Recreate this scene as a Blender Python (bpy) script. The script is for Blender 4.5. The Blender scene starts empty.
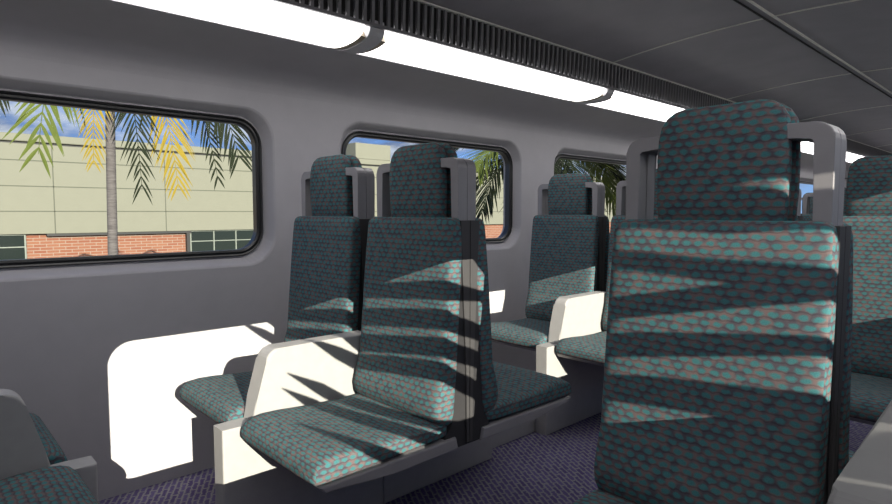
import bpy, bmesh, math, random
from mathutils import Vector, Matrix
from mathutils.geometry import tessellate_polygon
random.seed(7)
PI = math.pi
SC = bpy.context.scene
COL = SC.collection

# ------------------------------------------------------------------ materials
def newmat(name):
    m = bpy.data.materials.new(name); m.use_nodes = True
    nt = m.node_tree; nt.nodes.clear()
    out = nt.nodes.new('ShaderNodeOutputMaterial')
    b = nt.nodes.new('ShaderNodeBsdfPrincipled')
    nt.links.new(b.outputs[0], out.inputs[0])
    return m, nt, b, out

def lk(nt, a, b): nt.links.new(a, b)

def mixc(nt, fac, a, b):
    n = nt.nodes.new('ShaderNodeMix'); n.data_type = 'RGBA'
    for s, v in ((0, fac), (6, a), (7, b)):
        if hasattr(v, 'is_linked'): lk(nt, v, n.inputs[s])
        else: n.inputs[s].default_value = v if s == 0 else (*v, 1)
    return n.outputs[2]

def noise(nt, vec, scale, detail=3, rough=.5):
    n = nt.nodes.new('ShaderNodeTexNoise')
    n.inputs['Scale'].default_value = scale; n.inputs['Detail'].default_value = detail
    n.inputs['Roughness'].default_value = rough
    if vec is not None: lk(nt, vec, n.inputs['Vector'])
    return n.outputs['Fac']

def ramp(nt, fac, stops):
    r = nt.nodes.new('ShaderNodeValToRGB')
    e = r.color_ramp.elements
    while len(e) < len(stops): e.new(.5)
    for i, (p, c) in enumerate(stops):
        e[i].position = p; e[i].color = (*c, 1)
    lk(nt, fac, r.inputs[0])
    return r.outputs[0]

def bump(nt, b, h, strength=.2, dist=.002):
    n = nt.nodes.new('ShaderNodeBump'); n.inputs['Strength'].default_value = strength
    n.inputs['Distance'].default_value = dist
    lk(nt, h, n.inputs['Height']); lk(nt, n.outputs[0], b.inputs['Normal'])

def coord(nt, which='Object', scale=(1, 1, 1), loc=(0, 0, 0)):
    t = nt.nodes.new('ShaderNodeTexCoord'); m = nt.nodes.new('ShaderNodeMapping')
    lk(nt, t.outputs[which], m.inputs[0]); m.inputs['Scale'].default_value = scale
    m.inputs['Location'].default_value = loc
    return m.outputs[0]

def plain(name, c, rough=.5, metal=0, var=.08, nscale=30, spec=.5, bmp=.05):
    m, nt, b, o = newmat(name)
    v = coord(nt)
    n = noise(nt, v, nscale, 4)
    lk(nt, mixc(nt, n, [x * (1 - var) for x in c], [min(1, x * (1 + var)) for x in c]), b.inputs['Base Color'])
    b.inputs['Roughness'].default_value = rough; b.inputs['Metallic'].default_value = metal
    b.inputs['Specular IOR Level'].default_value = spec
    if bmp: bump(nt, b, noise(nt, v, nscale * 8, 2), bmp, .001)
    return m

def mth(nt, op, a, b=None, c=None):
    n = nt.nodes.new('ShaderNodeMath'); n.operation = op
    for i, v in enumerate((a, b, c)):
        if v is None: continue
        if hasattr(v, 'is_linked'): lk(nt, v, n.inputs[i])
        else: n.inputs[i].default_value = v
    return n.outputs[0]

def fabric():
    """woven seat cloth: offset rows of teal ovals, dark arcs below them, rosy thread between"""
    m, nt, b, o = newmat('moquette')
    uv = coord(nt, 'UV')
    w = nt.nodes.new('ShaderNodeTexNoise'); w.inputs['Scale'].default_value = 90; w.inputs['Detail'].default_value = 1
    lk(nt, uv, w.inputs['Vector'])
    va = nt.nodes.new('ShaderNodeVectorMath'); va.operation = 'MULTIPLY_ADD'
    lk(nt, w.outputs['Color'], va.inputs[0]); va.inputs[1].default_value = (.009, .006, 0); lk(nt, uv, va.inputs[2])
    sx = nt.nodes.new('ShaderNodeSeparateXYZ'); lk(nt, va.outputs[0], sx.inputs[0])
    v = mth(nt, 'DIVIDE', sx.outputs[1], .0158)
    row = mth(nt, 'FLOOR', v)
    u = mth(nt, 'ADD', mth(nt, 'DIVIDE', sx.outputs[0], .0245), mth(nt, 'MULTIPLY', row, .5))
    fu = mth(nt, 'SUBTRACT', mth(nt, 'FRACT', u), .5); fv = mth(nt, 'SUBTRACT', mth(nt, 'FRACT', v), .5)
    du = mth(nt, 'DIVIDE', fu, .385); dv = mth(nt, 'DIVIDE', mth(nt, 'SUBTRACT', fv, .04), .34)
    d = mth(nt, 'ADD', mth(nt, 'MULTIPLY', du, du), mth(nt, 'MULTIPLY', dv, dv))
    mr = nt.nodes.new('ShaderNodeMapRange'); mr.inputs[1].default_value = 1.45; mr.inputs[2].default_value = .35
    lk(nt, d, mr.inputs[0])
    n = noise(nt, uv, 420, 2)
    lowf = noise(nt, uv, 38, 1)
    sl = nt.nodes.new('ShaderNodeSeparateColor'); lk(nt, ramp(nt, lowf, [(.42, (0, 0, 0)), (.58, (1, 1, 1))]), sl.inputs[0])
    teal = mixc(nt, n, (.03, .115, .135), (.07, .205, .215))
    base = mixc(nt, sl.outputs[0], (.080, .072, .088), (.145, .108, .110))
    c1 = mixc(nt, mr.outputs[0], base, teal)
    arc = mth(nt, 'ABSOLUTE', mth(nt, 'ADD', fv, mth(nt, 'ADD', .36, mth(nt, 'MULTIPLY', mth(nt, 'COSINE', mth(nt, 'MULTIPLY', fu, 6.283)), .08))))
    ma = nt.nodes.new('ShaderNodeMapRange'); ma.inputs[1].default_value = .16; ma.inputs[2].default_value = .03; ma.inputs[4].default_value = .34
    lk(nt, arc, ma.inputs[0])
    c2 = mixc(nt, ma.outputs[0], c1, (.022, .018, .028))
    lk(nt, c2, b.inputs['Base Color'])
    b.inputs['Roughness'].default_value = .95; b.inputs['Specular IOR Level'].default_value = .1
    bump(nt, b, noise(nt, uv, 700, 2), .35, .0015)
    return m

def carpet():
    m, nt, b, o = newmat('aisle_carpet')
    v = coord(nt)
    br = nt.nodes.new('ShaderNodeTexBrick'); br.offset = .5; br.offset_frequency = 2
    br.inputs['Scale'].default_value = 1
    br.inputs['Brick Width'].default_value = .062; br.inputs['Row Height'].default_value = .021
    br.inputs['Mortar Size'].default_value = .006; br.inputs['Mortar Smooth'].default_value = .9
    br.inputs['Color1'].default_value = (.085, .065, .165, 1); br.inputs['Color2'].default_value = (.12, .10, .22, 1)
    br.inputs['Mortar'].default_value = (.24, .24, .26, 1)
    mp = nt.nodes.new('ShaderNodeMapping'); mp.inputs['Rotation'].default_value = (0, 0, math.radians(28))
    wn_ = nt.nodes.new('ShaderNodeTexNoise'); wn_.inputs['Scale'].default_value = 70
    lk(nt, v, wn_.inputs['Vector'])
    vm_ = nt.nodes.new('ShaderNodeVectorMath'); vm_.operation = 'MULTIPLY_ADD'; vm_.inputs[1].default_value = (.014, .014, 0)
    lk(nt, wn_.outputs['Color'], vm_.inputs[0]); lk(nt, v, vm_.inputs[2])
    lk(nt, vm_.outputs[0], mp.inputs[0]); lk(nt, mp.outputs[0], br.inputs['Vector'])
    n = noise(nt, v, 400, 2)
    lk(nt, mixc(nt, n, (.02, .02, .035), (.5, .5, .5)), b.inputs['Base Color'])
    mm = nt.nodes.new('ShaderNodeMix'); mm.data_type = 'RGBA'; mm.blend_type = 'MULTIPLY'; mm.inputs[0].default_value = .6
    lk(nt, br.outputs['Color'], mm.inputs[6]); lk(nt, ramp(nt, n, [(.3, (.45, .45, .45)), (.6, (1.2, 1.2, 1.2))]), mm.inputs[7])
    lk(nt, mm.outputs[2], b.inputs['Base Color'])
    b.inputs['Roughness'].default_value = 1; b.inputs['Specular IOR Level'].default_value = .05
    bump(nt, b, n, .6, .003)
    return m

def emis(name, c, s):
    m, nt, b, o = newmat(name)
    b.inputs['Base Color'].default_value = (.9, .9, .9, 1)
    b.inputs['Emission Color'].default_value = (*c, 1); b.inputs['Emission Strength'].default_value = s
    b.inputs['Roughness'].default_value = .4
    return m

def glassmat():
    m, nt, b, o = newmat('window_glass'); nt.nodes.remove(b)
    t = nt.nodes.new('ShaderNodeBsdfTransparent'); t.inputs[0].default_value = (.97, .98, .975, 1)
    g = nt.nodes.new('ShaderNodeBsdfGlossy'); g.inputs['Roughness'].default_value = .14
    mx = nt.nodes.new('ShaderNodeMixShader'); mx.inputs[0].default_value = .006
    lk(nt, t.outputs[0], mx.inputs[1]); lk(nt, g.outputs[0], mx.inputs[2]); lk(nt, mx.outputs[0], o.inputs[0])
    return m

def brickmat():
    m, nt, b, o = newmat('red_brick')
    br = nt.nodes.new('ShaderNodeTexBrick')
    v = coord(nt)
    sx = nt.nodes.new('ShaderNodeSeparateXYZ'); cb = nt.nodes.new('ShaderNodeCombineXYZ')
    lk(nt, v, sx.inputs[0]); lk(nt, sx.outputs[1], cb.inputs[0]); lk(nt, sx.outputs[2], cb.inputs[1])
    lk(nt, cb.outputs[0], br.inputs['Vector'])
    br.inputs['Scale'].default_value = 1; br.inputs['Brick Width'].default_value = .55; br.inputs['Row Height'].default_value = .155
    br.inputs['Mortar Size'].default_value = .016
    br.inputs['Color1'].default_value = (.175, .062, .036, 1); br.inputs['Color2'].default_value = (.21, .09, .052, 1)
    br.inputs['Mortar'].default_value = (.24, .19, .155, 1)
    lk(nt, br.outputs['Color'], b.inputs['Base Color']); b.inputs['Roughness'].default_value = .9
    return m

def barkmat():
    m, nt, b, o = newmat('palm_bark')
    v = coord(nt, 'Object', (1, 1, 9))
    n = noise(nt, v, 5, 5, .7)
    lk(nt, ramp(nt, n, [(.3, (.05, .045, .045)), (.65, (.13, .12, .12))]), b.inputs['Base Color'])
    b.inputs['Roughness'].default_value = .95; bump(nt, b, n, .5, .02)
    return m

def leafmat(name, a, c):
    m, nt, b, o = newmat(name)
    n = noise(nt, coord(nt), 3, 3)
    col = mixc(nt, n, a, c)
    lk(nt, col, b.inputs['Base Color'])
    b.inputs['Roughness'].default_value = .7; b.inputs['Specular IOR Level'].default_value = .08
    return m

def groundmat():
    m, nt, b, o = newmat('dry_ground')
    n = noise(nt, coord(nt), .8, 6)
    lk(nt, ramp(nt, n, [(.35, (.16, .15, .12)), (.65, (.30, .28, .23))]), b.inputs['Base Color'])
    b.inputs['Roughness'].default_value = 1
    return m

def wallmat():
    m, nt, b, o = newmat('grey_wall_panel')
    v = coord(nt)
    n = noise(nt, v, 9, 5, .6)
    lk(nt, mixc(nt, n, (.385, .37, .395), (.45, .435, .46)), b.inputs['Base Color'])
    b.inputs['Roughness'].default_value = .42; b.inputs['Specular IOR Level'].default_value = .35
    bump(nt, b, noise(nt, v, 260, 2), .06, .001)
    return m

M = dict(
    wall=wallmat(), fabric=fabric(), carpet=carpet(),
    ceil=plain('dark_ceiling_panel', (.36, .34, .37), .45, var=.15, nscale=6),
    seam=plain('ceiling_seam_glint', (.93, .92, .85), .3, 0),  # near-white colour stands in for the glint along lit seam edges
    groove=plain('ceiling_groove', (.03, .03, .03), .8),
    shell=plain('seat_shell_dark', (.032, .031, .034), .6, spec=.25),
    handle=plain('grey_handle_plastic', (.25, .24, .255), .42, spec=.4),
    shadedarm=plain('shaded_grey_armrest', (.14, .138, .14), .5),  # darker copy of the pale armrest grey; corner dimness put into the colour
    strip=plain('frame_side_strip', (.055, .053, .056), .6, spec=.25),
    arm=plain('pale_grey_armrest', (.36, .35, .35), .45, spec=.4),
    rubber=plain('black_rubber', (.012, .012, .013), .35, spec=.6),
    glass=glassmat(), lamp=emis('light_diffuser', (1, .985, .97), 4.7),
    bracket=plain('lamp_bracket', (.6, .59, .62), .5),
    lampend=plain('lamp_end_cap', (.45, .38, .28), .5),
    vent=plain('vent_grille', (.24, .235, .25), .45), ventdark=plain('vent_dark', (.012, .012, .013), .8),
    cream=plain('cream_facade', (.165, .168, .132), .8, var=.05, nscale=2),
    creamseam=plain('facade_joint', (.085, .09, .07), .9),
    black=plain('black_lintel', (.02, .02, .02), .6),
    brick=brickmat(), mullion=plain('white_mullion', (.17, .19, .165), .5),
    darkglass=plain('facade_glass', (.012, .018, .016), .12, spec=.6),
    bark=barkmat(),
    leaf_green=leafmat('frond_green', (.05, .07, .014), (.10, .125, .03)),
    leaf_dark=leafmat('frond_shaded_green', (.008, .012, .007), (.02, .026, .013)),  # near-black copy of the frond green, with shade put into the leaf colour
    leaf_yellow=leafmat('frond_yellow', (.17, .125, .012), (.25, .19, .03)),
    ground=groundmat(), hull=plain('carriage_outer_skin', (.35, .36, .38), .4),
    door=plain('end_door_grey', (.28, .28, .30), .4),
)

# ------------------------------------------------------------------ helpers
def link(name, bm, mat, parent=None, smooth=False, uv=None, loc=None):
    me = bpy.data.meshes.new(name)
    bmesh.ops.recalc_face_normals(bm, faces=bm.faces)
    if uv:
        L = bm.loops.layers.uv.new('UVMap')
        for f in bm.faces:
            n = f.normal
            for l in f.loops:
                x, y, z = l.vert.co
                if uv == 'cushion':
                    if abs(n.x) > .75: l[L].uv = (y, z)
                    else: l[L].uv = (x, -y - z)
                else:
                    if abs(n.x) > .75: l[L].uv = (y, z)
                    else: l[L].uv = (x, z + (y if n.z > .6 else 0))
    for f in bm.faces: f.smooth = smooth
    bm.to_mesh(me); bm.free()
    mats = mat if isinstance(mat, (list, tuple)) else [mat]
    for m in mats: me.materials.append(m)
    o = bpy.data.objects.new(name, me); COL.objects.link(o)
    if parent: o.parent = parent
    if loc: o.location = loc
    return o

def empty(name, loc=(0, 0, 0), rz=0):
    o = bpy.data.objects.new(name, None); COL.objects.link(o)
    o.location = loc; o.rotation_euler = (0, 0, rz); o.empty_display_size = .1
    return o

def tag(o, label, cat, group=None, kind=None):
    o['label'] = label; o['category'] = cat
    if group: o['group'] = group
    if kind: o['kind'] = kind
    return o

def struct(o): o['kind'] = 'structure'; return o

def box(bm, x0, x1, y0, y1, z0, z1, bev=0, mi=0):
    r = bmesh.ops.create_cube(bm, size=1)
    vs = r['verts']
    for v in vs:
        v.co = Vector((x0 + (v.co.x + .5) * (x1 - x0), y0 + (v.co.y + .5) * (y1 - y0), z0 + (v.co.z + .5) * (z1 - z0)))
    fs = set(f for v in vs for f in v.link_faces)
    for f in fs: f.material_index = mi
    if bev:
        es = list(set(e for v in vs for e in v.link_edges))
        bmesh.ops.bevel(bm, geom=es, offset=bev, segments=2, affect='EDGES', profile=.5)

def prism(bm, prof, axis, a, b, bev=0):
    """extrude polygon prof (2-D) along an axis 0=x,1=y,2=z from a to b"""
    def P(p, t):
        return Vector((t, p[0], p[1])) if axis == 0 else Vector((p[0], t, p[1])) if axis == 1 else Vector((p[0], p[1], t))
    A = [bm.verts.new(P(p, a)) for p in prof]; B = [bm.verts.new(P(p, b)) for p in prof]
    n = len(prof)
    f1 = bm.faces.new(A); f2 = bm.faces.new(B[::-1])
    fs = [bm.faces.new((A[i], B[i], B[(i + 1) % n], A[(i + 1) % n])) for i in range(n)]
    if bev:
        es = list(f1.edges) + list(f2.edges)
        bmesh.ops.bevel(bm, geom=es, offset=bev, segments=3, affect='EDGES', profile=.5)

def super_sec(c, hu, hv, n=28, e=.35):
    pts = []
    for i in range(n):
        t = 2 * PI * (i + .5) / n
        cu, su = math.cos(t), math.sin(t)
        pts.append((c[0] + hu * math.copysign(abs(cu) ** e, cu), c[1] + hv * math.copysign(abs(su) ** e, su)))
    return pts

def loft(bm, rings, close=True):
    V = [[bm.verts.new(p) for p in r] for r in rings]
    n = len(V[0])
    for a, b in zip(V, V[1:]):
        for i in range(n):
            bm.faces.new((a[i], a[(i + 1) % n], b[(i + 1) % n], b[i]))
    if close:
        bm.faces.new(V[0][::-1]); bm.faces.new(V[-1])

def tube(bm, pts, rad, n=8):
    rings = []
    for i, p in enumerate(pts):
        d = (Vector(pts[min(i + 1, len(pts) - 1)]) - Vector(pts[max(i - 1, 0)])).normalized()
        u = d.cross(Vector((.3, .2, 1)) if abs(d.z) < .9 else Vector((1, .1, 0))).normalized(); w = d.cross(u)
        r = rad[i] if isinstance(rad, (list, tuple)) else rad
        rings.append([Vector(p) + r * (math.cos(2 * PI * k / n) * u + math.sin(2 * PI * k / n) * w) for k in range(n)])
    loft(bm, rings)

def copy_tree(o, parent=None):
    c = o.copy(); COL.objects.link(c)
    if parent: c.parent = parent
    for ch in [x for x in bpy.data.objects if x.parent == o]: copy_tree(ch, c)
    return c

# ------------------------------------------------------------------ dimensions
WX = 1.455            # inner wall
Y0, Y1 = -1.75, 10.75 # carriage interior
GZ0, GZ1 = .915, 1.462   # clear glass height
PITCH = 1.71
WIN_L = [-.07 + PITCH * k for k in range(-1, 6)]      # left edge of each clear glass (width 1.235)
WIN_R = [-.205 + PITCH * k for k in range(0, 6)] 
WW = 1.235
GX = 1.508             # glass plane

def rrect(y0, y1, z0, z1, r, n=10):
    p = []
    for cy, cz, a0 in ((y1 - r, z1 - r, 0), (y0 + r, z1 - r, PI / 2), (y0 + r, z0 + r, PI), (y1 - r, z0 + r, 1.5 * PI)):
        for i in range(n + 1):
            a = a0 + PI / 2 * i / n
            p.append((cy + r * math.cos(a), cz + r * math.sin(a)))
    return p

def wall(name, s, wins):
    """s=-1 left, +1 right. Flat band with recessed rounded window openings and outer skin."""
    bm = bmesh.new()
    m0 = .064
    def holes(m, rr): return [rrect(y - m, y + WW + m, GZ0 - m, GZ1 + m, rr) for y in wins]
    outer = [(Y0, 0), (Y1, 0), (Y1, 1.60), (Y0, 1.60)]
    for X, m, rr in ((WX, m0 + .005, .135), (1.56, .01, .10)):
        hs = holes(m, rr)
        polys = [[Vector((s * X, a, b)) for a, b in outer]] + [[Vector((s * X, a, b)) for a, b in h[::-1]] for h in hs]
        allv = [bm.verts.new(v) for pl in polys for v in pl]
        for t in tessellate_polygon(polys):
            try: bm.faces.new([allv[i] for i in t])
            except ValueError: pass
    # recess: soft lip, slope, then the flat seat of the gasket
    for y in wins:
        prof = [(WX, m0 + .005, .135), (WX + .003, m0 - .001, .134), (WX + .006, m0 - .004, .133), (WX + .044, .037, .120), (WX + .048, .034, .119), (WX + .050, .0265, .116),(1.56, .01, .10)]
        R = []
        for X, m, rr in prof:
            R.append([bm.verts.new(Vector((s * X, a, b))) for a, b in rrect(y - m, y + WW + m, GZ0 - m, GZ1 + m, rr)])
        n = len(R[0])
        for A, B in zip(R, R[1:]):
            for i in range(n): bm.faces.new((A[i], A[(i + 1) % n], B[(i + 1) % n], B[i]))
    bmesh.ops.remove_doubles(bm, verts=bm.verts, dist=.0002)
    o = link(name, bm, M['wall']); struct(o)
    return o

wall('wall_left', -1, WIN_L)
wall('wall_right', 1, WIN_R)

# windows: gasket + pane
wn = 0
def window(y, s):
    global wn
    wn += 1
    bm = bmesh.new()
    prof = [(GX + .03, .026, .115), (GX - .012, .027, .116), (GX - .015, .023, .112), (GX - .012, .018, .106), (GX - .008, .016, .103), (GX - .010, .008, .097), (GX - .004, .0, .09), (GX + .03, .0, .09)]
    R = []
    for X, m, rr in prof:
        R.append([bm.verts.new(Vector((s * X, a, b))) for a, b in rrect(y - m, y + WW + m, GZ0 - m, GZ1 + m, rr)])
    n = len(R[0])
    for k in range(len(R)):
        A, B = R[k], R[(k + 1) % len(R)]
        for i in range(n): bm.faces.new((A[i], A[(i + 1) % n], B[(i + 1) % n], B[i]))
    g = link('window_%d' % wn, bm, M['rubber'], smooth=False); struct(g)
    bm = bmesh.new()
    c = rrect(y + .001, y + WW - .001, GZ0 + .001, GZ1 - .001, .089)
    bm.faces.new([bm.verts.new(Vector((s * (GX + .01), a, b))) for a, b in c])
    link('glass_pane', bm, M['glass'], g)
for y in WIN_L: window(y, -1)
for y in WIN_R: window(y, 1)

# floor
bm = bmesh.new(); box(bm, -1.56, 1.56, Y0, Y1, -.08, 0)
struct(link('floor', bm, M['carpet']))

# coving (upper wall curve up to the lights), both sides, part of the upper wall
def coving(s, name):
    key = [(WX, 1.599), (1.452, 1.62), (1.443, 1.645), (1.42, 1.668), (1.38, 1.688), (1.32, 1.702), (1.25, 1.712), (1.15, 1.719), (1.04, 1.722)]
    def cr(a, b, c_, d, t): return .5 * (2 * b + (c_ - a) * t + (2 * a - 5 * b + 4 * c_ - d) * t * t + (3 * b - a - 3 * c_ + d) * t ** 3)
    prof = []
    for i in range(len(key) - 1):
        k4 = [key[max(0, i - 1)], key[i], key[i + 1], key[min(len(key) - 1, i + 2)]]
        for q in range(6): prof.append(tuple(cr(*[k[ax] for k in k4], q / 6) for ax in (0, 1)))
    prof += [(1.04, 1.722), (1.04, 1.745), (1.56, 1.78), (1.56, 1.60)]
    bm = bmesh.new(); prism(bm, [(s * a, b) for a, b in prof], 1, Y0, Y1)
    o = link(name, bm, M['wall']); struct(o)
coving(-1, 'trim_1'); coving(1, 'trim_2')

# light channels
LY = [1.325 + 1.60 * k for k in range(-2, 7)]
LPROF = [(1.040, 1.726), (1.020, 1.719), (.99, 1.7135), (.955, 1.711), (.92, 1.711), (.885, 1.7135), (.855, 1.718), (.832, 1.726), (.817, 1.737), (.808, 1.750), (.805, 1.762)]
BACK = [(.815, 1.79), (1.040, 1.79)]
def lamps(s):
    side = 'left' if s < 0 else 'right'
    names = ['behind the camera', 'nearest', 'second', 'third', 'fourth', 'fifth', 'sixth', 'seventh']
    ys = LY[:]
    for i in range(len(ys) - 1):
        a, b = max(ys[i] + .036, Y0 + .01), min(ys[i + 1] - .036, Y1 - .01)
        if b < Y0: continue
        t = empty('ceiling_light', (s * .96, (a + b) / 2, 1.74))
        tag(t, 'long glowing white strip light above the %s windows, %s' % (side, ['the one behind the viewpoint', 'the closest one in view', 'second one down the carriage', 'third one down the carriage', 'fourth one down the carriage', 'fifth one down the carriage', 'sixth one down the carriage', 'last one before the end wall'][i]), 'light', 'strip lights along the %s coving' % side)
        h = (b - a) / 2
        bm = bmesh.new()
        prism(bm, [(s * (x - .96), z - 1.74) for x, z in LPROF + BACK], 1, -h + .022, h - .022)
        link('diffuser', bm, M['lamp'], t)
        for q in (-1, 1):
            bm = bmesh.new()
            pr = [(s * (.96 + (x - .96) * 1.0 - .96), z - .001 - 1.74) for x, z in LPROF[:8] + [(.86, 1.78), (1.040, 1.79)]]
            ya, yb = (q * (h - .022), q * h)
            prism(bm, pr, 1, min(ya, yb), max(ya, yb))
            link('end_cap', bm, M['lampend'], t)
    for i, y in enumerate(ys[1:-1]):
        bm = bmesh.new()
        pr = [(x * s, z - .006) for x, z in LPROF] + [(s * .81, 1.79), (s * 1.04, 1.79)]
        prism(bm, pr, 1, y - .034, y + .034, .003)
        o = link('light_bracket', bm, M['bracket'])
        tag(o, 'grey curved bracket joining two strip lights over the %s windows, %s' % (side, ['one behind the viewpoint', 'closest one in view', 'second one away', 'third one away', 'fourth one away', 'fifth one away', 'farthest one'][i]), 'bracket', 'brackets between the %s strip lights' % side)
lamps(-1); lamps(1)

# vent grilles
def vent(s):
    side = 'left' if s < 0 else 'right'
    a = Vector((.880, 0, 1.772)); b = Vector((.800, 0, 1.900))
    t = empty('vent_grille', (s * .84, 4.5, 1.83))
    tag(t, 'long ribbed black and grey air vent strip above the %s lights' % side, 'vent')
    off = Vector((-s * .84, -4.5, -1.83))
    bm = bmesh.new()
    prism(bm, [(s * .810, 1.765), (s * .806, 1.900), (s * .83, 1.915), (s * .83, 1.78)], 1, Y0, Y1)
    bm.transform(Matrix.Translation(off)); link('backing', bm, M['ventdark'], t)
    bm = bmesh.new()
    y = Y0 + .02
    while y < Y1 - .02:
        pr = [(s * .811, 1.766), (s * .807, 1.9015), (s * .795, 1.897), (s * .799, 1.765)]
        prism(bm, pr, 1, y, y + .013)
        y += .036
    bm.transform(Matrix.Translation(off)); link('slats', bm, M['vent'], t)
    bm = bmesh.new()
    prism(bm, [(s * .806, 1.757), (s * .793, 1.757), (s * .793, 1.769), (s * .806, 1.772)], 1, Y0, Y1)
    bm.transform(Matrix.Translation(off)); link('lower_rail', bm, M['vent'], t)
    bm = bmesh.new()
    prism(bm, [(s * .804, 1.897), (s * .789, 1.897), (s * .789, 1.9035), (s * .804, 1.907)], 1, Y0, Y1)
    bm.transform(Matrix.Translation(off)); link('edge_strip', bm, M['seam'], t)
vent(-1); vent(1)

# ceiling
def cz(x): return 1.905 + .057 * (1 - (x / .80) ** 2)
bm = bmesh.new()
N = 24
xs = [-.80 + 1.6 * i / N for i in range(N + 1)]
prism(bm, [(x, cz(x)) for x in xs] + [(.9, 2.05), (-.9, 2.05)], 1, Y0, Y1)
c = link('ceiling', bm, M['ceil']); struct(c)
bm = bmesh.new(); box(bm, -1.56, 1.56, Y0, Y1, 2.02, 2.06); box(bm, -1.56, -.832, Y0, Y1, 1.795, 2.03); box(bm, .832, 1.56, Y0, Y1, 1.795, 2.03)
struct(link('trim_3', bm, M['hull']))
# seams
tn = 4
seamY = [2.92 + 1.55 * k for k in range(-3, 6)]
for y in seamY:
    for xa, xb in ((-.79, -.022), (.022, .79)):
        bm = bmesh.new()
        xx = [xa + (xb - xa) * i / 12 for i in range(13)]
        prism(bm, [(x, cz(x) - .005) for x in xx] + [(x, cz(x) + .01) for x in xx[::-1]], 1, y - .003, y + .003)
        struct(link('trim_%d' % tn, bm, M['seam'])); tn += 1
bm = bmesh.new(); box(bm, -.018, .018, Y0, Y1, cz(0) - .004, cz(0) + .01)
struct(link('trim_%d' % tn, bm, M['ceil'])); tn += 1
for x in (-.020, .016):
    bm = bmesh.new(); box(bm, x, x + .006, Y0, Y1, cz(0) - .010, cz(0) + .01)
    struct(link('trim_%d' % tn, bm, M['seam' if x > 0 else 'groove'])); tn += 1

# end walls
bm = bmesh.new(); box(bm, -1.56, 1.56, Y1, Y1 + .06, -.08, 2.06); struct(link('wall_far', bm, M['wall']))
bm = bmesh.new(); box(bm, -1.56, 1.56, Y0 - .06, Y0, -.08, 2.06); struct(link('wall_near', bm, M['wall']))
bm = bmesh.new(); box(bm, -.36, .36, Y1 - .03, Y1 - .001, 0, 1.88, .006); dd = struct(link('door_1', bm, M['door']))
bm = bmesh.new(); box(bm, -.22, .22, Y1 - .036, Y1 - .029, 1.0, 1.7, .003); link('door_window', bm, M['darkglass'], dd)
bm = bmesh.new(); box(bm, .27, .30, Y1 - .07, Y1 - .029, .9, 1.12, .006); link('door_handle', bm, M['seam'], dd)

# ------------------------------------------------------------------ seats  (local: faces -y, back plane y = 0, x centred)
def make_seat():
    root = empty('passenger_seat')
    # backrest cushion
    bm = bmesh.new()
    rings = []
    for z, yf, yb, hx in ((.432, -.105, -.08, .19), (.436, -.118, -.068, .205), (.446, -.130, -.06, .213), (.47, -.142, -.055, .218), (.50, -.146, -.052, .219), (.54, -.136, -.05, .219),
                          (.60, -.116, -.046, .219), (.70, -.108, -.040, .219), (.80, -.099, -.034, .219), (.90, -.09, -.028, .219), (1.0, -.08, -.022, .218), (1.035, -.076, -.022, .217),
                          (1.052, -.072, -.026, .213), (1.060, -.066, -.030, .205), (1.0635, -.06, -.036, .19)):
        sec = super_sec((0, (yf + yb) / 2), hx, (yb - yf) / 2, 36, .28)
        rings.append([Vector((a, b, z)) for a, b in sec])
    loft(bm, rings)
    link('backrest', bm, M['fabric'], root, True, 'back')
    # headrest
    bm = bmesh.new(); rings = []
    for z, w, f, b in ((1.052, .124, -.038, -.008), (1.06, .128, -.042, -.004), (1.12, .131, -.047, -.003), (1.19, .131, -.050, -.003), (1.235, .129, -.049, -.003), (1.262, .125, -.045, -.004),
                       (1.282, .114, -.039, -.006), (1.294, .098, -.032, -.009), (1.299, .080, -.026, -.012)):
        rings.append([Vector((a, c_, z)) for a, c_ in super_sec((0, (f + b) / 2), w, (b - f) / 2, 32, .45)])
    loft(bm, rings)
    link('headrest', bm, M['fabric'], root, True, 'back')
    # seat cushion
    bm = bmesh.new(); rings = []
    for y, zt, zb, hx in ((-.080, .440, .412, .200), (-.095, .452, .402, .213), (-.13, .456, .400, .218), (-.22, .455, .398, .219), (-.32, .459, .395, .220), (-.42, .468, .392, .2215), (-.475, .470, .391, .2215),
                          (-.508, .465, .391, .221), (-.527, .456, .393, .220), (-.539, .442, .397, .217), (-.544, .426, .405, .210)):
        rings.append([Vector((a, y, c_)) for a, c_ in super_sec((0, (zt + zb) / 2), hx, (zt - zb) / 2, 36, .33)])
    loft(bm, rings)
    link('cushion', bm, M['fabric'], root, True, 'cushion')
    # pan
    bm = bmesh.new()
    prism(bm, [(-.532, .396), (-.06, .399), (-.05, .360), (-.30, .362), (-.515, .378)], 0, -.2225, .2225, .006)
    link('seat_pan', bm, M['handle'], root)
    # shell
    bm = bmesh.new()
    prism(bm, [(-.0015, .36), (-.0015, 1.055), (-.026, 1.055), (-.03, 1.0), (-.068, .44), (-.10, .40), (-.09, .36)], 0, -.212, .212, .004)
    sh = link('shell', bm, M['shell'], root)
    # side strip of the shared frame
    for s in (-1, 1):
        bm = bmesh.new()
        a, b = (.2125, .2185)
        prism(bm, [(-.0015, .37), (-.0015, 1.055), (-.040, 1.055), (-.016, .60), (-.012, .37)], 0, min(s * a, s * b), max(s * a, s * b), .001)
        link('side_strip', bm, M['strip'], root)
        # handle loop: post, rounded corner, arm to headrest
        bm = bmesh.new()
        outer = [(.205, 1.045), (.205, 1.20)] + [(.173 + .032 * math.cos(t), 1.213 + .032 * math.sin(t)) for t in [PI / 2 * i / 5 for i in range(6)]] + [(.115, 1.246)]
        inner = [(.115, 1.217), (.168, 1.217), (.174, 1.212), (.174, 1.045)]
        prism(bm, [(s * x, z) for x, z in outer + inner], 1, -.038, -.0005, .003)
        link('handle', bm, M['handle'], root)
    return root

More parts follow.
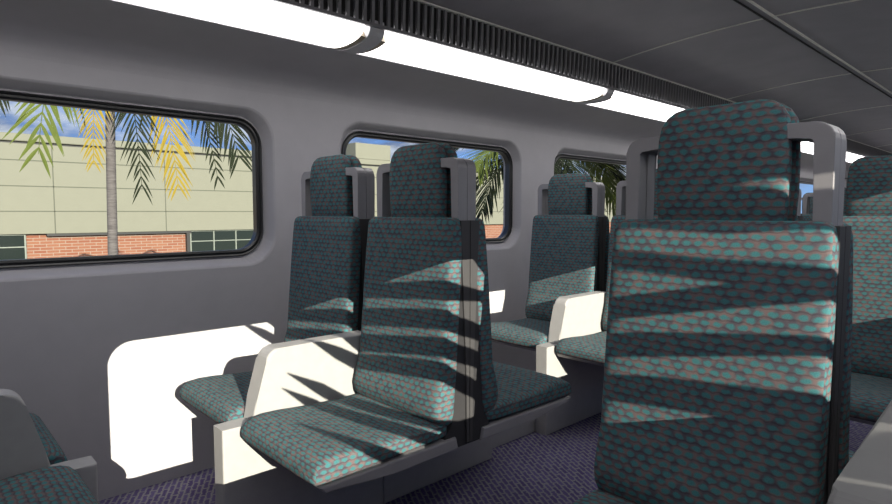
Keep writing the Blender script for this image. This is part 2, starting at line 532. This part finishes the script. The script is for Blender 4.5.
def make_divider(raise_=0.):
    """local: x centred, y=0 is the shared back plane; mirrored both ways"""
    root = empty('seat_pedestal')
    w = .036
    bm = bmesh.new()
    pr = [(-.592, 0), (-.592, .432), (-.53, .432), (-.0005, .432), (-.0005, 0)]
    bmx = bmesh.new(); prism(bmx, pr, 0, -w, w, .006)
    link('side_panel', bmx, M['arm'], root)
    prm = [(-a, b) for a, b in pr]
    bmx = bmesh.new(); prism(bmx, prm[::-1], 0, -w, w, .006)
    link('side_panel', bmx, M['arm'], root)
    bm.free()
    bm = bmesh.new(); prism(bm, [(-.064, .433), (.064, .433), (.052, .60), (-.052, .60)], 0, -w + .004, w - .004, .003)
    link('centre_post', bm, M['shell'], root)
    for s in (-1, 1):
        r = raise_
        arc = [(-.405 - .045 * math.sin(t), .605 + .047 * math.cos(t)) for t in [PI / 2 * .85 * i / 6 for i in range(7)]]
        prof = [(-.498, .4335), (-.482, .50)] + arc[::-1] + [(-.066, .652 + .5 * r), (-.0655, .4335)]
        prof = [(-s * a, b + (r if b > .55 else 0)) for a, b in prof]
        bm = bmesh.new(); prism(bm, prof, 0, -w, w, .008)
        link('armrest', bm, M['arm'], root)
    return root

seat0 = make_seat()
div0 = make_divider()
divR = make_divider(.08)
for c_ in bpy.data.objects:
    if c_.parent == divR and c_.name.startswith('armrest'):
        c_.data.materials[0] = M['shadedarm']
ROW = 1.57
CY = [-.248] + [1.262 + ROW * k for k in range(0, 6)]
ordn = ['', 'first', 'second', 'third', 'fourth', 'fifth', 'sixth']
XS = {('left', 'window'): -1.003, ('left', 'aisle'): -.478, ('right', 'aisle'): .484, ('right', 'window'): 1.095}
special = {
    (0, 'left', 'aisle', 1): 'teal aisle seat in the near left corner, cut off by the picture edge',
    (0, 'left', 'window', 1): 'teal window seat in the near left corner, mostly behind an armrest',
    (1, 'left', 'aisle', -1): 'teal patterned aisle seat facing us, striped by leaf shadows, with sunlit front corner',
    (1, 'left', 'window', -1): 'teal patterned window seat facing us beside the big sunlit patch on the wall',
    (1, 'left', 'aisle', 1): 'teal seat with its back to us, slim backrest edge, beside the purple carpet',
    (1, 'left', 'window', 1): 'teal seat turned from us, hidden behind the seat beside the big sunlit wall patch',
    (1, 'right', 'aisle', -1): 'largest teal patterned seat, at the right front, barred by sunlight and shadow',
    (1, 'right', 'window', -1): 'teal patterned seat just beyond the right picture edge, next to the largest seat',
    (2, 'left', 'window', -1): 'teal seat facing us in the middle distance, lit below, left of a pale armrest',
    (2, 'left', 'aisle', -1): 'teal seat facing us right of the middle distance pale armrest, mostly behind the largest seat',
    (2, 'right', 'aisle', -1): 'teal patterned seat at the right picture edge, sunlit, behind the largest seat',
}
used = [False]
def put_seat(k, side, pos, face):
    o = seat0 if not used[0] else copy_tree(seat0)
    used[0] = True
    o.location = (XS[(side, pos)], CY[k], 0)
    o.rotation_euler = (0, 0, 0 if face < 0 else PI)
    lab = special.get((k, side, pos, face))
    if not lab:
        if k == 0: lab = 'teal %s seat right of the aisle, beside the viewpoint, facing down the carriage' % pos
        else: lab = 'teal %s seat %s us, %s of the aisle, %s back-to-back row' % (pos, 'facing' if face < 0 else 'turned from', side, ordn[k])
    tag(o, lab, 'seat', 'teal patterned passenger seats')
for k in range(7):
    for side in ('left', 'right'):
        for face in (-1, 1):
            if k == 0 and face < 0: continue
            for pos in ('aisle', 'window'):
                if side == 'right' and pos == 'window' and not 1 <= k <= 3: continue
                put_seat(k, side, pos, face)
uL = uR = False
for k in range(7):
    o = div0 if not uL else copy_tree(div0); uL = True
    o.location = (-.741, CY[k], 0)
    tag(o, ['pale grey armrest panel in the near left corner, cut by the picture edge', 'sunlit cream armrest panel with foot between the two leaf shadowed seats', 'sunlit pale armrest panel in the middle distance, left of the largest seat'][k] if k < 3
        else 'grey armrest panel left of the aisle in the %s back to back row' % ordn[k], 'armrest', 'armrest panels between paired seats')
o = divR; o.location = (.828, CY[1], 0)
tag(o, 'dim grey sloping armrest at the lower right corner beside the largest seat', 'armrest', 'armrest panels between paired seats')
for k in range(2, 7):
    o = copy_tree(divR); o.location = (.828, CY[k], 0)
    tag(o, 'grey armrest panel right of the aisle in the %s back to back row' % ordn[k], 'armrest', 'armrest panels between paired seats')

bm = bmesh.new(); prism(bm, [(-.850, 0), (-.779, 0), (-.779, .21), (-.850, .21)], 1, CY[1] - .56, CY[6] + .56, .006)
tag(link('seat_plinth', bm, M['arm']), 'long low grey plinth on the carpet under the left hand seats', 'plinth')
bm = bmesh.new(); prism(bm, [(.867, 0), (.940, 0), (.940, .21), (.867, .21)], 1, CY[1] - .56, CY[6] + .56, .006)
tag(link('seat_plinth', bm, M['arm']), 'long low grey plinth on the carpet under the right hand seats', 'plinth')

# ------------------------------------------------------------------ outside
GZ = -2.7
bm = bmesh.new(); box(bm, -60, 60, -50, 70, GZ - .2, GZ)
tag(link('ground', bm, M['ground']), 'dry bare ground outside the train', 'ground', kind='structure')

# building: facade plane x=-34
def building():
    F = -34.0  # whole building scaled up about the camera: depth, heights, lengths and brick size
    t = empty('building', (F, 18, GZ)); tag(t, 'long cream panelled building with brick base seen through the windows', 'building')
    O = Matrix.Translation((-F, -18, -GZ))
    def part(name, bm, mat, par=t):
        bm.transform(O); return link(name, bm, M[mat], par)
    bm = bmesh.new(); box(bm, F - 12, F, -26, 110, .01, 4.40); part('wall', bm, 'cream')
    bm = bmesh.new(); box(bm, F - 12.1, F + .12, -26.1, 110.1, 4.50, 4.88, .05); part('parapet', bm, 'cream')
    bm = bmesh.new(); box(bm, F - 12, F - .05, -26, 110, 4.40, 4.50); part('shadow_gap', bm, 'black')
    bm = bmesh.new()
    for z in (1.12, 2.35, 3.60): box(bm, F - .1, F + .012, -26, 110, z - .024, z + .024)
    for k in range(-5, 19):
        y = 5.71 + 5.29 * k
        box(bm, F - .1, F + .012, y - .024, y + .024, .01, 4.40)
    part('panel_joints', bm, 'creamseam')
    bm = bmesh.new(); box(bm, F - 12, F - .3, -26, 110, GZ, .01); part('brick_base', bm, 'brick')
    bm = bmesh.new(); box(bm, F - .4, F - .04, 5.34, 12.38, -.13, .01); box(bm, F - .4, F - .04, 12.12, 12.30, GZ, -.13); part('lintel', bm, 'black')
    for (a, b) in ((-5.9, 4.46), (12.38, 23.2), (62, 75)):
        bm = bmesh.new(); box(bm, F - .4, F - .2, a, b, -2.57, 0); w = part('window_strip', bm, 'darkglass')
        bm = bmesh.new()
        for z in (-2.57, -1.92, -1.28, -.63, -.03): box(bm, F - .22, F - .16, a, b, z - .026, z + .026)
        n = round((b - a) / 1.29)
        for i in range(n + 1):
            y = a + (b - a) * i / n; box(bm, F - .225, F - .155, y - .033, y + .033, -2.57, 0)
        part('mullions', bm, 'mullion', w)
    bm = bmesh.new(); box(bm, F - 9, F + .1, 23.8, 26.9, 4.88, 6.0, .04); part('roof_block', bm, 'cream')
building()

def frond_mesh(base, mid, tip, n=26, ll=.55, lw=.035, droop=.5, side=None, seed=0, up=None):
    """a palm frond: curved rachis with paired narrow leaflets, each a folded strip with thickness"""
    rnd = random.Random(seed)
    base, mid, tip = Vector(base), Vector(mid), Vector(tip)
    bm = bmesh.new()
    def P(t): return base * (1 - t) ** 2 + mid * 2 * t * (1 - t) + tip * t * t
    pts = [P(i / 14) for i in range(15)]
    tube(bm, pts, [.022 * (1 - .8 * i / 14) for i in range(15)], 6)
    for i in range(n):
        t = .14 + .86 * (i + .5) / n
        p = P(t); d = (P(min(1, t + .02)) - P(t - .02)).normalized()
        sd = side if side else d.cross(Vector((0, 0, 1)))
        if sd.length < .2: sd = Vector((0, 1, 0))
        sd = (sd - d * sd.dot(d)).normalized()
        L = ll * (.55 + .9 * math.sin(PI * min(1, t * .9 + .12))) * (.7 + .55 * rnd.random()) * .75
        for s in (-1, 1):
            dirv = (sd * s * .85 + d * (.85 + .6 * t) + Vector((0, 0, -.15 * droop)) + Vector((rnd.uniform(-.16, .16), rnd.uniform(-.16, .16), rnd.uniform(-.16, .16)))).normalized()
            nrm = dirv.cross(d).normalized(); wv = dirv.cross(nrm).normalized()
            rings = []
            for q, wq in ((0, .35), (.25, .9), (.5, 1), (.75, .7), (1, .06)):
                c = p + dirv * L * q + Vector((0, 0, -droop * L * .35 * q * q))
                w_ = lw * wq / 2
                rings.append([c - wv * w_, c + nrm * w_ * .35, c + wv * w_, c + nrm * (w_ * .35 - .003)])
            loft(bm, rings)
    return bm

def palm(pos, top, r, fronds, label, seedb=0, group='palm trees outside', lean=.15):
    t = empty('palm_tree', (pos[0], pos[1], GZ)); tag(t, label, 'tree', group)
    O = Matrix.Translation((-pos[0], -pos[1], -GZ))
    bm = bmesh.new()
    H = top[2] - GZ
    pts = [(pos[0] + (top[0] - pos[0]) * q * q, pos[1] + (top[1] - pos[1]) * q * q, GZ + H * q) for q in [i / 16 for i in range(17)]]
    tube(bm, pts, [r * (1.5 - .5 * min(1, i / 4)) * (1 - .012 * i) for i in range(17)], 14)
    bm.transform(O); link('trunk', bm, M['bark'], t, True)
    for i, f in enumerate(fronds):
        tip, mat = f[0], f[1]; kw = f[2] if len(f) > 2 else {}
        mid = kw.pop('mid', None) or ((top[0] + tip[0]) / 2, top[1] + (tip[1] - top[1]) * .8, max(top[2], tip[2]) + .45)
        bm = frond_mesh(top, mid, tip, seed=seedb + i, **kw)
        bm.transform(O); link('frond', bm, M[mat], t)
    return t

# first palm: in front of the facade, in the near left window
T1 = (-11.5, 3.02, 4.2)
V = Vector
F1 = []
def ff(y, z, mat, x=-11.3, **k): F1.append(((x, y, z), mat, k))
sy = V((0, 1, 0))
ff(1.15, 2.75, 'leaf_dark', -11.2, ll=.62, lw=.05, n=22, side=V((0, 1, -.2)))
ff(1.75, 2.05, 'leaf_green', -10.9, ll=.95, lw=.06, n=20, side=V((0, 1, .35)))
ff(2.62, 1.95, 'leaf_yellow', -11.2, ll=.6, lw=.032, side=sy, n=34)
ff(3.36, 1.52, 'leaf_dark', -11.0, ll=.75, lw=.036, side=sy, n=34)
ff(4.05, 1.55, 'leaf_yellow', -11.1, ll=.80, lw=.042, side=sy, n=32)
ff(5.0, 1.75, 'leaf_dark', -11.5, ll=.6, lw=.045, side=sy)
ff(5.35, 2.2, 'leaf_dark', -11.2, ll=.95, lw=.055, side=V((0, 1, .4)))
ff(1.2, 5.3, 'leaf_green', -12); ff(4.6, 5.6, 'leaf_green', -11); ff(3.2, 5.2, 'leaf_green', -9.8); ff(3.0, 5.3, 'leaf_green', -13.4)
palm((-11.5, 2.93), T1, .095, F1, 'slender grey palm with drooping yellow and green fronds outside the nearest left window', 10)

# second palm: between second and third windows
T2 = (-5.0, 8.1, 1.95)
F2 = []
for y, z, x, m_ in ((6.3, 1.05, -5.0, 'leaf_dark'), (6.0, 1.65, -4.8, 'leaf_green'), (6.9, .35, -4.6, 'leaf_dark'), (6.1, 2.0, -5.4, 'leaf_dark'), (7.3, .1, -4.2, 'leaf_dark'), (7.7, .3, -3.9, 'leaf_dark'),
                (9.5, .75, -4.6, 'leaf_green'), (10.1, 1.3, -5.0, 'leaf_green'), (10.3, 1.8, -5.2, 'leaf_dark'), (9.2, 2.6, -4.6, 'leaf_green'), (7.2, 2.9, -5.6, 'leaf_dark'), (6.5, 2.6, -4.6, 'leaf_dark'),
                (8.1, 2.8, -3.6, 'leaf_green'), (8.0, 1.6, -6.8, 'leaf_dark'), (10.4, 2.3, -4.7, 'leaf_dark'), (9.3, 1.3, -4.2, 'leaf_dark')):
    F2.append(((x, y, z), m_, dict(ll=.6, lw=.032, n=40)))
palm((-5.0, 8.1), T2, .13, F2, 'bushy green palm whose fronds fill the second and third left windows', 60)
T3 = (-6.0, 16.2, 2.2)
F3 = [((T3[0] + 1.7 * math.cos(a), T3[1] + 2.0 * math.sin(a), 1.2 + .6 * math.sin(3 * a)), 'leaf_green', dict(ll=.6, lw=.045, n=24)) for a in [i * .63 for i in range(10)]]
palm((-6.0, 16.2), T3, .13, F3, 'green palm farther along, outside the distant left windows', 90)

# palm on the sunny side, whose leaves throw the striped shade
SUN = Vector((-1, .25, -.292))
D = 5.0
def sp(yp, zp, d=D): return (1.5 + d, yp - .25 * d, zp + .292 * d)
def blade(bm, pts):
    """one long folded palm leaflet along points (position, width)"""
    P = [Vector(p) for p, w in pts]; n = len(P); rings = []
    for i, (p, w_) in enumerate(pts):
        d = (P[min(n - 1, i + 1)] - P[max(0, i - 1)]).normalized(); nrm = SUN.cross(d).normalized(); nn = d.cross(nrm)
        h = max(w_, .003) / 2
        rings.append([P[i] - nrm * h, P[i] + nn * h * .3, P[i] + nrm * h, P[i] + nn * (h * .3 - .004)])
    loft(bm, rings)
T4 = sp(1.08, 2.1)
palm4 = palm((T4[0], T4[1]), T4, .062, [
    (sp(1.9, 2.4, 6.4), 'leaf_green', dict(ll=.3)), (sp(2.3, 2.6, 5.2), 'leaf_green', dict(ll=.3)),
    (sp(.2, 2.5, 5.8), 'leaf_green', dict(ll=.3)), (sp(.0, 2.6, 4.8), 'leaf_green', dict(ll=.3)),
    (sp(1.0, 2.6, 3.8), 'leaf_green', dict(ll=.3)), (sp(1.1, 2.6, 6.4), 'leaf_green', dict(ll=.3)),
], 'palm tree outside the right windows that shades the seats with its fronds', 120)
bm = bmesh.new()
rach = [sp(1.07 + .03 * math.sin(PI * q), .4 + 1.7 * q, 4.85 + .1 * q) for q in [i / 14 for i in range(15)]]
tube(bm, rach, [.02 * (1 - .7 * i / 14) for i in range(15)], 6)
LEAFLETS = [
    [(1.03, 1.03, .03), (.92, 1.08, .037), (.823, 1.129, .056), (.737, 1.184, .060), (.62, 1.255, .064), (.53, 1.33, .055), (.42, 1.405, .045), (.315, 1.47, .004)],
    [(1.03, 1.16, .05), (.92, 1.187, .05), (.823, 1.216, .052), (.737, 1.268, .062), (.62, 1.35, .064), (.5, 1.43, .05), (.335, 1.54, .004)],
    [(1.03, .89, .07), (.92, .950, .086), (.87, .992, .07), (.823, 1.027, .066), (.737, 1.105, .060), (.62, 1.185, .064), (.52, 1.245, .05), (.40, 1.318, .004)],
    [(1.03, 1.16, .04), (.92, 1.203, .05), (.87, 1.27, .05), (.823, 1.333, .038), (.737, 1.36, .06), (.64, 1.43, .052), (.5, 1.51, .004)],
    [(1.03, .84, .06), (.92, .90, .07), (.823, .925, .065), (.76, .935, .05), (.68, .972, .035), (.6, 1.025, .045), (.547, 1.065, .055), (.45, 1.135, .048), (.331, 1.211, .004)],
    [(1.03, .76, .04), (.75, .89, .04), (.62, .955, .045), (.5, 1.03, .05), (.419, 1.09, .045), (.312, 1.166, .004)],
    [(1.03, .66, .04), (.6, .87, .05), (.46, .955, .045), (.31, 1.06, .004)],
    [(1.03, 1.26, .09), (.92, 1.352, .115), (.87, 1.42, .11), (.80, 1.475, .05), (.70, 1.56, .004)],
    [(1.03, 1.43, .15), (.94, 1.475, .13), (.86, 1.53, .07), (.75, 1.60, .004)],
]
for L in LEAFLETS:
    L = [(a + .05 * min(1, max(0, (a - .74) / .08)), b, w_) for a, b, w_ in L]
    out_ = []
    for i, (a, b, w_) in enumerate(L):
        p, q = L[max(0, i - 1)], L[min(len(L) - 1, i + 1)]
        out_.append((sp(a, b, 4.95), w_ * math.cos(math.atan2(abs(q[1] - p[1]), abs(q[0] - p[0])))))
    blade(bm, out_)
for z0 in (.6, .75, .9, 1.05, 1.9, 2.0):
    blade(bm, [(sp(1.04, z0, 4.92), .03), (sp(1.18, z0 - .15, 5.1), .05), (sp(1.3, z0 - .35, 5.3), .004)])
bm.transform(Matrix.Translation((-T4[0], -T4[1], -GZ)))
link('frond', bm, M['leaf_green'], palm4)

# ------------------------------------------------------------------ light
s = bpy.data.lights.new('sun', 'SUN'); s.energy = 11; s.angle = math.radians(.06); s.color = (1, .94, .78)
so = bpy.data.objects.new('sun', s); COL.objects.link(so)
so.rotation_euler = SUN.to_track_quat('-Z', 'Y').to_euler(); so.location = (8, -1, 6)

w = bpy.data.worlds.new('sky'); SC.world = w; w.use_nodes = True
nt = w.node_tree; nt.nodes.clear()
out = nt.nodes.new('ShaderNodeOutputWorld'); bg = nt.nodes.new('ShaderNodeBackground')
tc = nt.nodes.new('ShaderNodeTexCoord')
sx = nt.nodes.new('ShaderNodeSeparateXYZ'); lk(nt, tc.outputs['Generated'], sx.inputs[0])
g = ramp(nt, sx.outputs[2], [(0, (.30, .50, .82)), (.12, (.17, .36, .80)), (.6, (.06, .16, .5))])
mp = nt.nodes.new('ShaderNodeMapping'); mp.inputs['Scale'].default_value = (1, 1, 3.0); lk(nt, tc.outputs['Generated'], mp.inputs[0])
cl = noise(nt, mp.outputs[0], 5.5, 8, .62)
cf = ramp(nt, cl, [(.44, (0, 0, 0)), (.62, (1, 1, 1))])
spc = nt.nodes.new('ShaderNodeSeparateColor'); lk(nt, cf, spc.inputs[0])
cl2 = noise(nt, mp.outputs[0], 11, 6, .6)
cc = ramp(nt, cl2, [(.4, (.13, .15, .22)), (.6, (.55, .62, .75))])
lk(nt, mixc(nt, spc.outputs[0], g, cc), bg.inputs[0]); bg.inputs[1].default_value = 1.0
lk(nt, bg.outputs[0], out.inputs[0])

# ------------------------------------------------------------------ camera
cam = bpy.data.cameras.new('camera'); co = bpy.data.objects.new('camera', cam); COL.objects.link(co)
cam.sensor_width = 36; cam.lens = 585 / 892 * 36; cam.clip_start = .02; cam.clip_end = 300
co.location = (.986, 0, 1.08)
co.rotation_euler = (math.radians(90 - 3.9), 0, math.radians(47.01))
SC.camera = co
SC.view_settings.view_transform = 'Standard'; SC.view_settings.look = 'None'
SC.view_settings.exposure = 0; SC.view_settings.gamma = 1; SC.view_settings.use_curve_mapping = False
SC.cycles.max_bounces = 8; SC.cycles.transparent_max_bounces = 12
